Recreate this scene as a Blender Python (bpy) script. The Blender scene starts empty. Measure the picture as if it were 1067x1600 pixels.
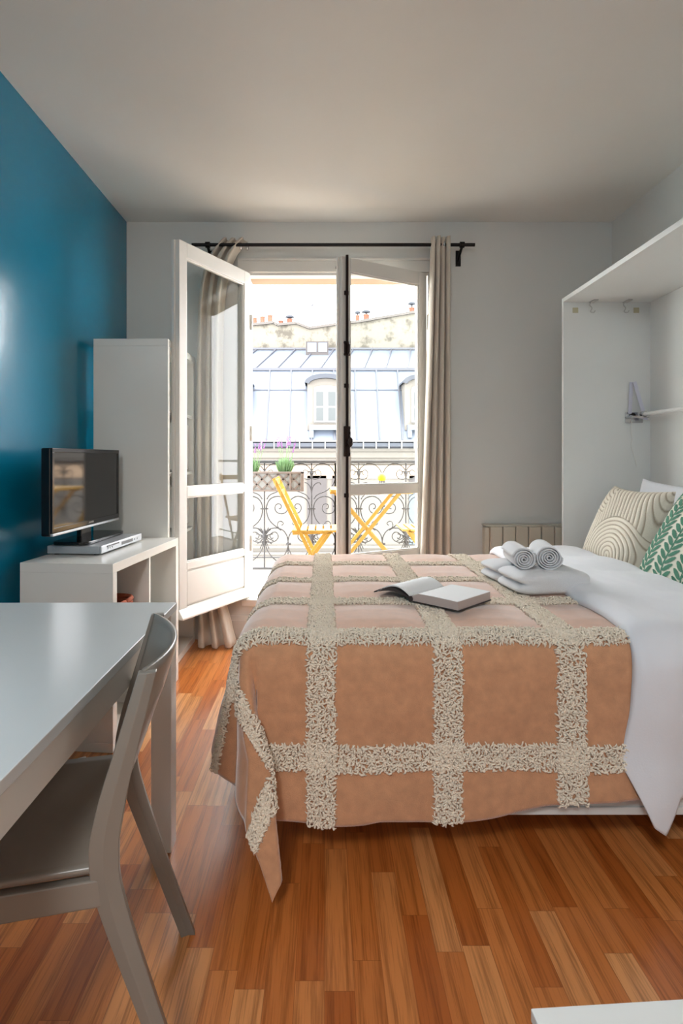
import bpy, bmesh, math, random
import numpy as np
from mathutils import Vector, Matrix, noise
random.seed(7); rng = np.random.default_rng(7)
R = math.radians
S = bpy.context.scene
C = S.collection

# ------------------------------------------------------------------ camera
EYE = 1.17; FPX = 900.0; VX = 507.0; VY = 716.0
cam_d = bpy.data.cameras.new('camera'); cam = bpy.data.objects.new('camera', cam_d); C.objects.link(cam)
cam.location = (0, 0, EYE); cam.rotation_euler = (R(90), 0, 0)
cam_d.sensor_fit = 'VERTICAL'; cam_d.sensor_height = 36; cam_d.sensor_width = 24
cam_d.lens = FPX / 1600 * 36
cam_d.shift_x = (533.5 - VX) / 1600; cam_d.shift_y = -(800 - VY) / 1600
cam_d.clip_start = 0.05; cam_d.clip_end = 200
S.camera = cam
# ------------------------------------------------------------------ world, lights, exposure
w = bpy.data.worlds.new('world'); S.world = w; w.use_nodes = True
bg = w.node_tree.nodes['Background']; bg.inputs[0].default_value = (0.98, 0.985, 1.0, 1); bg.inputs[1].default_value = 12.5
S.view_settings.view_transform = 'Standard'; S.view_settings.look = 'None'
S.view_settings.exposure = 0.2; S.view_settings.gamma = 1; S.view_settings.use_curve_mapping = False
sd = bpy.data.lights.new('sun', 'SUN'); so = bpy.data.objects.new('sun', sd); C.objects.link(so)
sd.energy = 0.8; sd.angle = R(1); sd.color = (1, .96, .9); so.rotation_euler = (R(42), 0, R(-18))
FILL_ENERGY = 56

# ------------------------------------------------------------------ helpers
def at(u, v, Y):
    return Vector(((u - VX) / FPX * Y, Y, EYE - (v - VY) / FPX * Y))

def nodes(m):
    return m.node_tree.nodes, m.node_tree.links

def srgb(c):
    f = lambda x: (x/255/12.92) if x/255 <= .04045 else ((x/255+.055)/1.055)**2.4
    return (f(c[0]), f(c[1]), f(c[2]), 1)

def mat(name, col, rough=.5, metal=0, nscale=0, namt=0, bump=0, bscale=None, coat=0, sheen=0, stretch=None):
    """principled material; optional colour noise and bump noise"""
    m = bpy.data.materials.new(name); m.use_nodes = True
    N, L = nodes(m); p = N['Principled BSDF']
    c = srgb(col)
    p.inputs['Base Color'].default_value = c
    p.inputs['Roughness'].default_value = rough; p.inputs['Metallic'].default_value = metal
    if coat: p.inputs['Coat Weight'].default_value = coat; p.inputs['Coat Roughness'].default_value = .15
    if sheen: p.inputs['Sheen Weight'].default_value = sheen; p.inputs['Sheen Roughness'].default_value = .4
    tc = N.new('ShaderNodeTexCoord'); src = tc.outputs['Object']
    if stretch:
        mp = N.new('ShaderNodeMapping'); L.new(src, mp.inputs[0]); mp.inputs['Scale'].default_value = stretch; src = mp.outputs[0]
    nz = N.new('ShaderNodeTexNoise'); nz.inputs['Scale'].default_value = nscale or 6; nz.inputs['Detail'].default_value = 5
    L.new(src, nz.inputs['Vector'])
    mx = N.new('ShaderNodeMixRGB'); k = namt or .03
    mx.inputs[1].default_value = tuple(max(0, x*(1-k)) for x in c[:3]) + (1,)
    mx.inputs[2].default_value = tuple(min(1, x*(1+k)) for x in c[:3]) + (1,)
    L.new(nz.outputs['Fac'], mx.inputs[0]); L.new(mx.outputs[0], p.inputs['Base Color'])
    if bump:
        nb = N.new('ShaderNodeTexNoise'); nb.inputs['Scale'].default_value = bscale or 60; nb.inputs['Detail'].default_value = 4
        L.new(src, nb.inputs['Vector'])
        b = N.new('ShaderNodeBump'); b.inputs['Strength'].default_value = bump; b.inputs['Distance'].default_value = .01
        L.new(nb.outputs['Fac'], b.inputs['Height']); L.new(b.outputs[0], p.inputs['Normal'])
    return m

def attr_mat(name, attr, rough=.9, bump=.3, bscale=250):
    m = bpy.data.materials.new(name); m.use_nodes = True
    N, L = nodes(m); p = N['Principled BSDF']; p.inputs['Roughness'].default_value = rough
    a = N.new('ShaderNodeAttribute'); a.attribute_name = attr
    L.new(a.outputs['Color'], p.inputs['Base Color'])
    nb = N.new('ShaderNodeTexNoise'); nb.inputs['Scale'].default_value = bscale
    tc = N.new('ShaderNodeTexCoord'); L.new(tc.outputs['Object'], nb.inputs['Vector'])
    b = N.new('ShaderNodeBump'); b.inputs['Strength'].default_value = bump; b.inputs['Distance'].default_value = .004
    L.new(nb.outputs['Fac'], b.inputs['Height']); L.new(b.outputs[0], p.inputs['Normal'])
    return m

def glass_mat(name, tint=(1, 1, 1), refl=1.0):
    m = bpy.data.materials.new(name); m.use_nodes = True
    N, L = nodes(m); N.remove(N['Principled BSDF']); out = N['Material Output']
    t = N.new('ShaderNodeBsdfTransparent'); t.inputs[0].default_value = (*tint, 1)
    g = N.new('ShaderNodeBsdfGlossy'); g.inputs['Roughness'].default_value = .01; g.inputs[0].default_value = (refl, refl, refl, 1)
    lw = N.new('ShaderNodeLayerWeight'); lw.inputs['Blend'].default_value = .5
    pw = N.new('ShaderNodeMath'); pw.operation = 'POWER'; pw.inputs[1].default_value = 5; L.new(lw.outputs['Facing'], pw.inputs[0])
    ma = N.new('ShaderNodeMath'); ma.operation = 'MULTIPLY_ADD'; ma.inputs[1].default_value = .6; ma.inputs[2].default_value = .016; L.new(pw.outputs[0], ma.inputs[0])
    mx = N.new('ShaderNodeMixShader'); L.new(ma.outputs[0], mx.inputs[0]); L.new(t.outputs[0], mx.inputs[1]); L.new(g.outputs[0], mx.inputs[2])
    L.new(mx.outputs[0], out.inputs[0])
    return m

class MB:
    def __init__(s): s.v = []; s.f = []
    def add(s, vs, fs):
        o = len(s.v); s.v += [tuple(v) for v in vs]; s.f += [tuple(i+o for i in f) for f in fs]; return s
    def box(s, x0, x1, y0, y1, z0, z1):
        vs = [(x, y, z) for z in (z0, z1) for x, y in ((x0, y0), (x1, y0), (x1, y1), (x0, y1))]
        return s.add(vs, [(3, 2, 1, 0), (4, 5, 6, 7), (0, 1, 5, 4), (1, 2, 6, 5), (2, 3, 7, 6), (3, 0, 4, 7)])
    def prism(s, pts, axis, a, b):
        """polygon of 2d points extruded along axis between a and b"""
        n = len(pts)
        def mk(p, h):
            return {'x': (h, p[0], p[1]), 'y': (p[0], h, p[1]), 'z': (p[0], p[1], h)}[axis]
        vs = [mk(p, a) for p in pts] + [mk(p, b) for p in pts]
        fs = [tuple(range(n))[::-1], tuple(range(n, 2*n))] + [(i, (i+1) % n, n+(i+1) % n, n+i) for i in range(n)]
        return s.add(vs, fs)
    def tube(s, pts, r, seg=8, cap=True, flat=1.0):
        pts = [Vector(p) for p in pts]; n = len(pts)
        rs = r if isinstance(r, (list, tuple)) else [r]*n
        vs = []; up = None
        for i, p in enumerate(pts):
            t = (pts[min(i+1, n-1)] - pts[max(i-1, 0)]).normalized()
            if up is None:
                up = Vector((0, 0, 1)) if abs(t.z) < .9 else Vector((1, 0, 0))
            a = t.cross(up)
            if a.length < 1e-4: a = t.orthogonal()
            a.normalize(); b = a.cross(t).normalized(); up = b
            for k in range(seg):
                th = 2*math.pi*k/seg
                vs.append(p + a*math.cos(th)*rs[i] + b*math.sin(th)*rs[i]*flat)
        fs = []
        for i in range(n-1):
            for k in range(seg):
                fs.append((i*seg+k, i*seg+(k+1) % seg, (i+1)*seg+(k+1) % seg, (i+1)*seg+k))
        if cap: fs += [tuple(range(seg))[::-1], tuple((n-1)*seg+k for k in range(seg))]
        return s.add(vs, fs)
    def lathe(s, prof, c=(0, 0, 0), seg=24):
        vs = []; n = len(prof)
        for r, z in prof:
            for k in range(seg):
                th = 2*math.pi*k/seg; vs.append((c[0]+r*math.cos(th), c[1]+r*math.sin(th), c[2]+z))
        fs = [(i*seg+k, i*seg+(k+1) % seg, (i+1)*seg+(k+1) % seg, (i+1)*seg+k) for i in range(n-1) for k in range(seg)]
        fs += [tuple(range(seg))[::-1], tuple((n-1)*seg+k for k in range(seg))]
        return s.add(vs, fs)
    def grid(s, fn, nu, nv):
        vs = [fn(i/nu, j/nv) for i in range(nu+1) for j in range(nv+1)]
        fs = [(i*(nv+1)+j, (i+1)*(nv+1)+j, (i+1)*(nv+1)+j+1, i*(nv+1)+j+1) for i in range(nu) for j in range(nv)]
        return s.add(vs, fs)
    def bar(s, p0, p1, w, h, side=(0, 1, 0)):
        """rectangular bar from p0 to p1: w across `side`, h across the other way"""
        p0 = Vector(p0); p1 = Vector(p1); t = (p1-p0).normalized(); a = Vector(side)
        a = (a - t*a.dot(t)).normalized(); b = t.cross(a)
        vs = []
        for p in (p0, p1):
            for sa, sb in ((-1, -1), (1, -1), (1, 1), (-1, 1)):
                vs.append(p + a*sa*w/2 + b*sb*h/2)
        return s.add(vs, [(3, 2, 1, 0), (4, 5, 6, 7), (0, 1, 5, 4), (1, 2, 6, 5), (2, 3, 7, 6), (3, 0, 4, 7)])
    def build(s, name, m, parent=None, bevel=0, smooth=False, solid=0, loc=None, rotz=None, subsurf=0, kind=None, label=None):
        me = bpy.data.meshes.new(name); me.from_pydata(s.v, [], s.f); me.update()
        bm = bmesh.new(); bm.from_mesh(me); bmesh.ops.recalc_face_normals(bm, faces=bm.faces); bm.to_mesh(me); bm.free()
        o = bpy.data.objects.new(name, me); C.objects.link(o)
        if m: me.materials.append(m)
        if smooth:
            for p in me.polygons: p.use_smooth = True
        if solid:
            q = o.modifiers.new('solid', 'SOLIDIFY'); q.thickness = solid; q.offset = 0
        if bevel:
            q = o.modifiers.new('bevel', 'BEVEL'); q.width = bevel; q.segments = 2; q.limit_method = 'ANGLE'
        if subsurf:
            q = o.modifiers.new('sub', 'SUBSURF'); q.levels = subsurf; q.render_levels = subsurf
        if parent: o.parent = parent
        if loc is not None: o.location = loc
        if rotz is not None: o.rotation_euler = (0, 0, rotz)
        if kind: o['kind'] = kind
        if label: o['label'] = label
        return o

def thing(name, label, cat, loc=(0, 0, 0), rotz=0, group=None):
    o = bpy.data.objects.new(name, None); C.objects.link(o); o.location = loc; o.rotation_euler = (0, 0, rotz)
    o.empty_display_size = .05
    o['label'] = label; o['category'] = cat
    if group: o['group'] = group
    return o
def tag(o, label, cat, group=None, kind=None):
    o['label'] = label; o['category'] = cat
    if group: o['group'] = group
    if kind: o['kind'] = kind
    return o
def kids(o): return [c for c in C.objects if c.parent == o]
def copy_tree(o, parent=None):
    c = o.copy(); C.objects.link(c)
    if parent: c.parent = parent
    for ch in kids(o): copy_tree(ch, c)
    return c
def struct(o, label=None, cat=None):
    o['kind'] = 'structure'
    if label: o['label'] = label
    if cat: o['category'] = cat
    return o
def catmull(P, n=8):
    P = [Vector(p) for p in P]; Q = [P[0]*2-P[1]] + P + [P[-1]*2-P[-2]]; out = []
    for i in range(1, len(Q)-2):
        for k in range(n):
            t = k/n; a, b, c, d = Q[i-1], Q[i], Q[i+1], Q[i+2]
            out.append(.5*((2*b)+(c-a)*t+(2*a-5*b+4*c-d)*t*t+(-a+3*b-3*c+d)*t*t*t))
    out.append(P[-1]); return out
def color_attr(o, cols):
    a = o.data.color_attributes.new('pattern', 'FLOAT_COLOR', 'POINT')
    a.data.foreach_set('color', np.asarray(cols, dtype=np.float32).ravel())

# ------------------------------------------------------------------ materials
def paint_mat(name, col, rough, bump=.08, namt=.04):
    return mat(name, col, rough, nscale=1.7, namt=namt, bump=bump, bscale=9)
M = {}
M['wall'] = paint_mat('wall_paint', (218, 218, 214), .6)
M['ceiling'] = paint_mat('ceiling_paint', (226, 225, 220), .45)
M['teal'] = paint_mat('teal_paint', (0, 118, 150), .2, bump=.12, namt=.05)
M['trim'] = mat('white_gloss_paint', (226, 223, 216), .35, bump=.03, bscale=30)
M['lam'] = mat('white_laminate', (224, 222, 215), .24, namt=.02)
M['lamgloss'] = mat('bluish_white_table_top', (208, 212, 212), .22, namt=.02)
M['whiteboard'] = mat('white_board', (228, 229, 226), .4, namt=.02)
M['black'] = mat('black_iron', (22, 20, 20), .4, metal=.6)
M['iron'] = mat('weathered_grey_iron', (66, 66, 68), .7, metal=0, namt=.2, nscale=20)
M['bronze'] = mat('dark_bronze', (48, 34, 30), .35, metal=.7, namt=.2, nscale=30)
M['chrome'] = mat('chrome', (190, 190, 192), .15, metal=1)
M['linen'] = mat('beige_curtain_linen', (205, 194, 180), .9, bump=.12, bscale=300, sheen=.3)
M['glass'] = glass_mat('clear_glass', (.97, .985, .98))
M['taupe'] = mat('taupe_lacquer', (134, 127, 118), .28, namt=.04, nscale=12)
M['beech'] = mat('pale_raw_wood', (212, 186, 146), .5, namt=.1, nscale=8, stretch=(1, 1, 8))
M['towel'] = mat('white_terry', (236, 236, 238), .95, bump=.5, bscale=420, sheen=.3)
M['sheet'] = mat('white_cotton', (234, 235, 240), .85, bump=.08, bscale=200, sheen=.2)
M['mattress'] = mat('mattress_ticking', (228, 226, 222), .9, bump=.1, bscale=120)
M['peach'] = mat('peach_chenille', (206, 152, 114), .95, namt=.26, nscale=34, bump=.25, bscale=420, sheen=1.0)
M['tuft'] = mat('cream_tuft_yarn', (242, 228, 208), .95, namt=.12, nscale=60, sheen=.25)
M['paper'] = mat('book_paper', (232, 232, 232), .7, namt=.02)
M['pagedge'] = mat('book_page_edges', (186, 172, 166), .8, namt=.12, nscale=6, stretch=(1, 1, 160))
M['cover'] = mat('dark_book_cover', (50, 44, 46), .4)
M['radiator'] = mat('cream_enamel', (206, 200, 184), .35)
M['screen'] = mat('black_glass_screen', (10, 8, 9), .06, namt=.01)
M['blackgloss'] = mat('black_gloss_plastic', (14, 13, 16), .12)
M['silver'] = mat('silver_plastic', (176, 180, 184), .32, metal=.35)
M['darkdisplay'] = mat('dark_display_window', (70, 66, 64), .2)
M['yellow'] = mat('yellow_lacquer', (178, 137, 51), .45, namt=.05)
M['zinc'] = mat('zinc_sheet', (76, 83, 94), .5, metal=.1, namt=.05, nscale=2)
M['zincseam'] = mat('zinc_seam', (51, 53, 60), .5, namt=.05)
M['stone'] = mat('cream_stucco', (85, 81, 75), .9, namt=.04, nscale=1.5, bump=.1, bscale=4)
M['tan'] = mat('tan_rendered_soffit', (159, 135, 110), .85, namt=.06)
M['gutter'] = mat('grey_gutter_metal', (38, 42, 49), .5, metal=.3)
M['terracotta'] = mat('terracotta', (99, 57, 38), .8, namt=.12, nscale=8)
M['shutter'] = mat('weathered_shutter', (51, 47, 46), .8, namt=.08)
M['blueshutter'] = mat('pale_blue_shutter', (66, 77, 85), .7)
M['planter'] = mat('weathered_planter_plastic', (105, 94, 88), .8, namt=.2, nscale=9)
M['planterpane'] = mat('pale_grey_planter_panel', (124, 126, 126), .7, namt=.1)
M['leaf'] = mat('grey_green_leaves', (107, 139, 95), .8, namt=.2, nscale=12)
M['lavender'] = mat('lavender_bloom', (126, 80, 134), .8, namt=.15, nscale=30)
M['stem'] = mat('green_stem', (90, 130, 70), .8)
M['coral'] = mat('coral_cloth', (232, 128, 104), .8)
M['lemon'] = mat('lemon_yellow_glaze', (209, 188, 51), .5)
M['tile'] = mat('pale_balcony_stone', (206, 198, 188), .7, namt=.08, nscale=4)
M['oldframe'] = mat('pale_window_paint', (93, 92, 90), .6)
M['winpane'] = mat('milky_window_glass', (34, 40, 40), .15)
M['wicker'] = mat('reddish_wicker', (176, 92, 62), .8, namt=.3, nscale=60, bump=.6, bscale=90)
M['clear'] = mat('frosted_plastic', (206, 206, 220), .3)
M['opal'] = mat('fill_lamp_opal', (245, 243, 238), .4)
M['cable'] = mat('white_cable_plastic', (232, 230, 224), .5)
M['hookm'] = mat('pale_hook_plastic', (196, 196, 192), .4)
M['oldtape'] = mat('yellowed_tape', (190, 182, 150), .6)

def old_wall_mat():
    m = mat('stained_old_plaster', (91, 87, 78), .95, nscale=1.2, namt=.06)
    N, L = nodes(m); p = N['Principled BSDF']
    base = p.inputs['Base Color'].links[0].from_socket
    tc = N.new('ShaderNodeTexCoord')
    nz = N.new('ShaderNodeTexNoise'); nz.inputs['Scale'].default_value = 1.5; nz.inputs['Detail'].default_value = 9; nz.inputs['Roughness'].default_value = .7
    L.new(tc.outputs['Object'], nz.inputs['Vector'])
    r = N.new('ShaderNodeValToRGB'); r.color_ramp.elements[0].position = .50; r.color_ramp.elements[1].position = .60
    L.new(nz.outputs['Fac'], r.inputs[0])
    mx = N.new('ShaderNodeMixRGB'); mx.inputs[2].default_value = srgb((44, 40, 32))
    sc = N.new('ShaderNodeMath'); sc.operation = 'MULTIPLY'; sc.inputs[1].default_value = .75; L.new(r.outputs[0], sc.inputs[0])
    L.new(sc.outputs[0], mx.inputs[0]); L.new(base, mx.inputs[1]); L.new(mx.outputs[0], p.inputs['Base Color'])
    return m
M['oldwall'] = old_wall_mat()

def floor_mat():
    m = bpy.data.materials.new('oak_strip_laminate'); m.use_nodes = True
    N, L = nodes(m); p = N['Principled BSDF']
    tc = N.new('ShaderNodeTexCoord'); sp = N.new('ShaderNodeSeparateXYZ'); L.new(tc.outputs['Object'], sp.inputs[0])
    def mth(op, a, b=None, c=None):
        n = N.new('ShaderNodeMath'); n.operation = op
        for i, v in enumerate((a, b, c)):
            if v is None: continue
            if isinstance(v, (int, float)): n.inputs[i].default_value = v
            else: L.new(v, n.inputs[i])
        return n.outputs[0]
    W = .066; LEN = .46
    xr = mth('DIVIDE', sp.outputs['X'], W); row = mth('FLOOR', xr); xf = mth('SUBTRACT', xr, row)
    wn = N.new('ShaderNodeTexWhiteNoise'); wn.noise_dimensions = '1D'; L.new(row, wn.inputs['W'])
    yr = mth('ADD', mth('DIVIDE', sp.outputs['Y'], LEN), mth('MULTIPLY', wn.outputs['Value'], 7.3)); cell = mth('FLOOR', yr); yf = mth('SUBTRACT', yr, cell)
    cb = N.new('ShaderNodeCombineXYZ'); L.new(row, cb.inputs[0]); L.new(cell, cb.inputs[1])
    w2 = N.new('ShaderNodeTexWhiteNoise'); w2.noise_dimensions = '2D'; L.new(cb.outputs[0], w2.inputs['Vector'])
    ramp = N.new('ShaderNodeValToRGB'); e = ramp.color_ramp.elements
    e[0].position = 0; e[0].color = srgb((178, 102, 58)); e[1].position = 1; e[1].color = srgb((232, 174, 122))
    for pos, col in ((.35, (198, 122, 72)), (.7, (214, 142, 90))):
        q = ramp.color_ramp.elements.new(pos); q.color = srgb(col)
    L.new(w2.outputs['Value'], ramp.inputs[0])
    # grain: long noise shifted per strip
    off = N.new('ShaderNodeVectorMath'); off.operation = 'MULTIPLY_ADD'
    L.new(w2.outputs['Color'], off.inputs[0]); off.inputs[1].default_value = (13, 17, 5); L.new(tc.outputs['Object'], off.inputs[2])
    mp = N.new('ShaderNodeMapping'); L.new(off.outputs[0], mp.inputs[0]); mp.inputs['Scale'].default_value = (230, 7, 1)
    g = N.new('ShaderNodeTexNoise'); g.inputs['Scale'].default_value = 1; g.inputs['Detail'].default_value = 4; g.inputs['Roughness'].default_value = .55
    L.new(mp.outputs[0], g.inputs['Vector'])
    mp2 = N.new('ShaderNodeMapping'); L.new(off.outputs[0], mp2.inputs[0]); mp2.inputs['Scale'].default_value = (7, .9, 1)
    g2 = N.new('ShaderNodeTexWave'); g2.inputs['Scale'].default_value = 1.0; g2.inputs['Distortion'].default_value = 9; g2.inputs['Detail'].default_value = 2; g2.inputs['Detail Scale'].default_value = .8
    L.new(mp2.outputs[0], g2.inputs['Vector'])
    gg = mth('ADD', mth('MULTIPLY', g.outputs['Fac'], .78), mth('MULTIPLY', g2.outputs['Fac'], .16))
    r2 = N.new('ShaderNodeValToRGB'); r2.color_ramp.elements[0].position = .30; r2.color_ramp.elements[0].color = (.52, .44, .38, 1)
    r2.color_ramp.elements[1].position = .52; r2.color_ramp.elements[1].color = (1.08, 1.08, 1.08, 1); L.new(gg, r2.inputs[0])
    mx = N.new('ShaderNodeMixRGB'); mx.blend_type = 'MULTIPLY'; mx.inputs[0].default_value = .75
    L.new(ramp.outputs[0], mx.inputs[1]); L.new(r2.outputs[0], mx.inputs[2])
    # joints
    ex = mth('MINIMUM', xf, mth('SUBTRACT', 1, xf)); ey = mth('MULTIPLY', mth('MINIMUM', yf, mth('SUBTRACT', 1, yf)), LEN/W)
    ed = mth('MINIMUM', ex, ey); jt = mth('LESS_THAN', ed, .012)
    mj = N.new('ShaderNodeMixRGB'); mj.blend_type = 'MIX'; L.new(mth('MULTIPLY', jt, .45), mj.inputs[0]); L.new(mx.outputs[0], mj.inputs[1]); mj.inputs[2].default_value = srgb((110, 52, 26))
    hs = N.new('ShaderNodeHueSaturation'); hs.inputs['Saturation'].default_value = 1.06; L.new(mj.outputs[0], hs.inputs['Color'])
    L.new(hs.outputs[0], p.inputs['Base Color'])
    p.inputs['Roughness'].default_value = .30
    p.inputs['Coat Weight'].default_value = .6; p.inputs['Coat Roughness'].default_value = .25
    b = N.new('ShaderNodeBump'); b.inputs['Strength'].default_value = .10; b.inputs['Distance'].default_value = .002; L.new(gg, b.inputs['Height']); L.new(b.outputs[0], p.inputs['Normal'])
    return m
M['floor'] = floor_mat()

# ------------------------------------------------------------------ room shell
XL, XR, YB, YF, ZC = -1.283, 1.863, 3.735, -2.3, 2.702
OX0, OX1, OZ0, OZ1, YO = -.50, .70, .262, 2.385, 4.0      # french window opening
struct(MB().box(XL-.15, XR+.15, YF-.15, YB+.01, -.2, 0).build('floor', M['floor']), 'orange oak strip floor of the room', 'floor')
struct(MB().box(XL-.15, XR+.15, YF-.15, YO, ZC, ZC+.2).build('ceiling', M['ceiling']), 'off-white plaster ceiling', 'ceiling')
struct(MB().box(XL-.15, XL, YF-.15, YB, 0, ZC).build('wall_left', M['teal']), 'glossy teal blue left wall', 'wall')
struct(MB().box(XR, XR+.15, YF-.15, YB, 0, ZC).build('wall_right', M['wall']), 'off-white right wall', 'wall')
struct(MB().box(XL, XR, YF-.15, YF, 0, ZC).build('wall_front', M['wall']), 'off-white wall behind the viewer', 'wall')
wb = MB()
wb.box(XL-.15, OX0, YB, YO, -.2, ZC); wb.box(OX1, XR+.15, YB, YO, -.2, ZC)
wb.box(OX0, OX1, YB, YO, -.2, OZ0-.04); wb.box(OX0, OX1, YB, YO, OZ1, ZC)
struct(wb.build('wall_back', M['wall']), 'off-white wall around the balcony window', 'wall')
struct(MB().box(OX0, OX1, YB+.07, YO+.02, OZ1-.006, OZ1+.002).build('trim_1', M['tan']), 'tan soffit over the balcony window', 'trim')
bb = MB()
for a, b in ((XL, OX0-.0), (OX0, OX1), (OX1, 1.86)):
    bb.prism([(YB-.016, 0), (YB, 0), (YB, .15), (YB-.008, .15), (YB-.012, .125), (YB-.016, .12)], 'x', a, b)
struct(bb.build('baseboard_back', M['trim']), 'white moulded baseboard under the window', 'baseboard')
struct(MB().prism([(XL, 0), (XL+.014, 0), (XL+.014, .08), (XL, .09)], 'y', YF, YB-.02).build('baseboard_left', M['trim']), 'white baseboard of the teal wall', 'baseboard')
# window surround and sill
tr = MB()
tr.box(OX0-.06, OX1+.06, YB-.014, YB, OZ1-.012, OZ1+.062); tr.box(OX0-.06, OX1+.06, YB-.022, YB, OZ1+.062, OZ1+.078)
tr.box(OX0-.06, OX0+.004, YB-.014, YB, OZ0, OZ1-.012); tr.box(OX1-.03, OX1+.06, YB-.014, YB, OZ0, OZ1-.012)
tr.box(OX0, OX0+.012, YB, YB+.07, OZ0, OZ1); tr.box(OX1-.03, OX1, YB, YB+.07, OZ0, OZ1); tr.box(OX0, OX1, YB, YB+.07, OZ1-.03, OZ1-.006)
struct(tr.build('trim_2', M['trim'], bevel=.003), 'white frame and casing of the balcony window', 'trim')
sl = MB().box(OX0-.03, OX1+.03, YB-.05, YO+.04, OZ0-.04, OZ0)
sl.box(OX0, OX1, YB+.09, YB+.10, OZ0, OZ0+.006)
struct(sl.build('trim_3', M['trim'], bevel=.004), 'raised white sill below the open balcony window', 'trim')

# ------------------------------------------------------------------ french window leaves
def leaf(name, hinge, d, wd, label, handle=False):
    ang = math.atan2(d[1], d[0])
    e = thing(name, label, 'window', (hinge[0], hinge[1], 0), ang); e['kind'] = 'structure'
    z0, z1, t, st = .300, 2.368, .045, .062
    f = MB()
    f.box(0, st, -t, 0, z0, z1); f.box(wd-st, wd, -t, 0, z0, z1)
    f.box(st, wd-st, -t, 0, z1-.085, z1); f.box(st, wd-st, -t, 0, .955, 1.008)
    f.box(st, wd-st, -t, 0, .548, .590); f.box(st, wd-st, -t, 0, z0, .345)
    for a, b in ((1.008, z1-.085), (.59, .955)):       # glazing beads
        f.box(st, st+.008, -.02, -.006, a, b); f.box(wd-st-.008, wd-st, -.02, -.006, a, b)
        f.box(st, wd-st, -.02, -.006, a, a+.008); f.box(st, wd-st, -.02, -.006, b-.008, b)
    f.box(wd-.004, wd+.012, -t, -t+.018, z0, z1)       # rebate lip on the closing edge
    f.build('sash_frame', M['trim'], e, bevel=.003)
    for a, b in ((1.008, z1-.085), (.59, .955)):
        MB().box(st-.005, wd-st+.005, -.032, -.028, a-.005, b+.005).build('glass_pane', M['glass'], e)
    pn = MB().box(st, wd-st, -.034, -.012, .345, .548)
    pn.box(st+.004, wd-st-.004, -.012, -.002, .355, .538)
    pn.build('lower_panel', M['trim'], e, bevel=.003)
    MB().prism([(0, z0-.012), (.034, z0-.012), (.034, z0-.002), (.004, z0+.04), (0, z0+.04)], 'x', -.01, wd+.008).build('drip_moulding', M['trim'], e, bevel=.002) if not handle else None
    for z in (.62, 1.33, 2.05):
        MB().tube([(-.006, .004, z-.05), (-.006, .004, z+.05)], .008, 10).build('hinge', M['trim'], e)
    if handle:
        x = wd-.03
        rod = MB().tube([(x, .014, .33), (x, .014, z1+.005)], .0085, 10)
        for z in (.55, .95, 1.60, 2.15): rod.box(x-.013, x+.013, 0, .012, z-.012, z+.012)
        rd = rod.build('bolt_rod', M['bronze'], e)
        cs = MB().box(x-.014, x+.014, 0, .018, 1.785, 1.855)
        cs.tube([(x, .02, 1.78), (x, .034, 1.80), (x, .034, 1.84), (x, .02, 1.86)], .008, 8)
        for dz in (-.035, .035): cs.tube([(x-.019, .012, 1.82+dz), (x+.019, .012, 1.82+dz)], .009, 8)
        cs.build('bolt_guide', M['bronze'], e, bevel=.002)
        kb = MB().box(x-.018, x+.018, 0, .02, 1.18, 1.36)
        for dz in (-.075, -.03, .05, .08): kb.tube([(x-.02, .012, 1.27+dz), (x+.02, .012, 1.27+dz)], .010, 8)
        kb.build('lock_case', M['bronze'], e, bevel=.003)
        kn = MB(); kn.tube([(x-.0, .02, 1.265), (x, .042, 1.265)], .007, 10)
        pr = [(.0, 0), (.016, .004), (.021, .012), (.016, .02), (.004, .024)]
        k = MB()
        for i in range(len(pr)-1):
            pass
        vs = []; seg = 20
        for rr, yy in pr:
            for q in range(seg):
                th = 2*math.pi*q/seg; vs.append((x+rr*.75*math.cos(th), .040+yy, 1.265+rr*1.5*math.sin(th)))
        kn.add(vs, [(i*seg+q, i*seg+(q+1) % seg, (i+1)*seg+(q+1) % seg, (i+1)*seg+q) for i in range(len(pr)-1) for q in range(seg)])
        kn.build('knob', M['bronze'], e, smooth=True)
    return e
leaf('window_1', (-.480, 3.728), (-.466, -.868), .662, 'white glazed window leaf swung wide open in front of the left curtain')
leaf('window_2', (.662, 3.728), (-.862, -.492), .646, 'half-open white glazed window leaf with dark bolt rod and oval knob', handle=True)
# small metal latch on the head casing
MB().prism([(-.012, 0), (.012, 0), (.010, .02), (.004, .03), (-.004, .03), (-.010, .012)], 'y', -.02, 0).build('window_catch', M['bronze'], None, bevel=.002, loc=(.083, YB-.015, 2.392))
tag(C.objects['window_catch'], 'tiny dark metal catch on the casing above the window opening', 'catch')

# ------------------------------------------------------------------ curtain rod and curtains
YR = 3.625; ZR = 2.513
cr = thing('curtain_rod', 'thin black iron curtain rod above the balcony window', 'curtain rod', (0, YR, ZR))
MB().tube([(-.835, 0, 0), (.945, 0, 0)], .011, 12).build('rod', M['black'], cr)
for x in (-.735, .865):
    b = MB().tube([(x, .108, -.075), (x, .108, -.01)], .012, 8)
    b.tube(catmull([(x, .104, -.06), (x, .07, -.04), (x, .03, -.022), (x, 0, -.012)]), .009, 8)
    b.tube([(x-.014, 0, 0), (x+.014, 0, 0)], .019, 12); b.box(x-.016, x+.016, .1, .112, -.10, .0)
    b.build('bracket', M['black'], cr)

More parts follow.
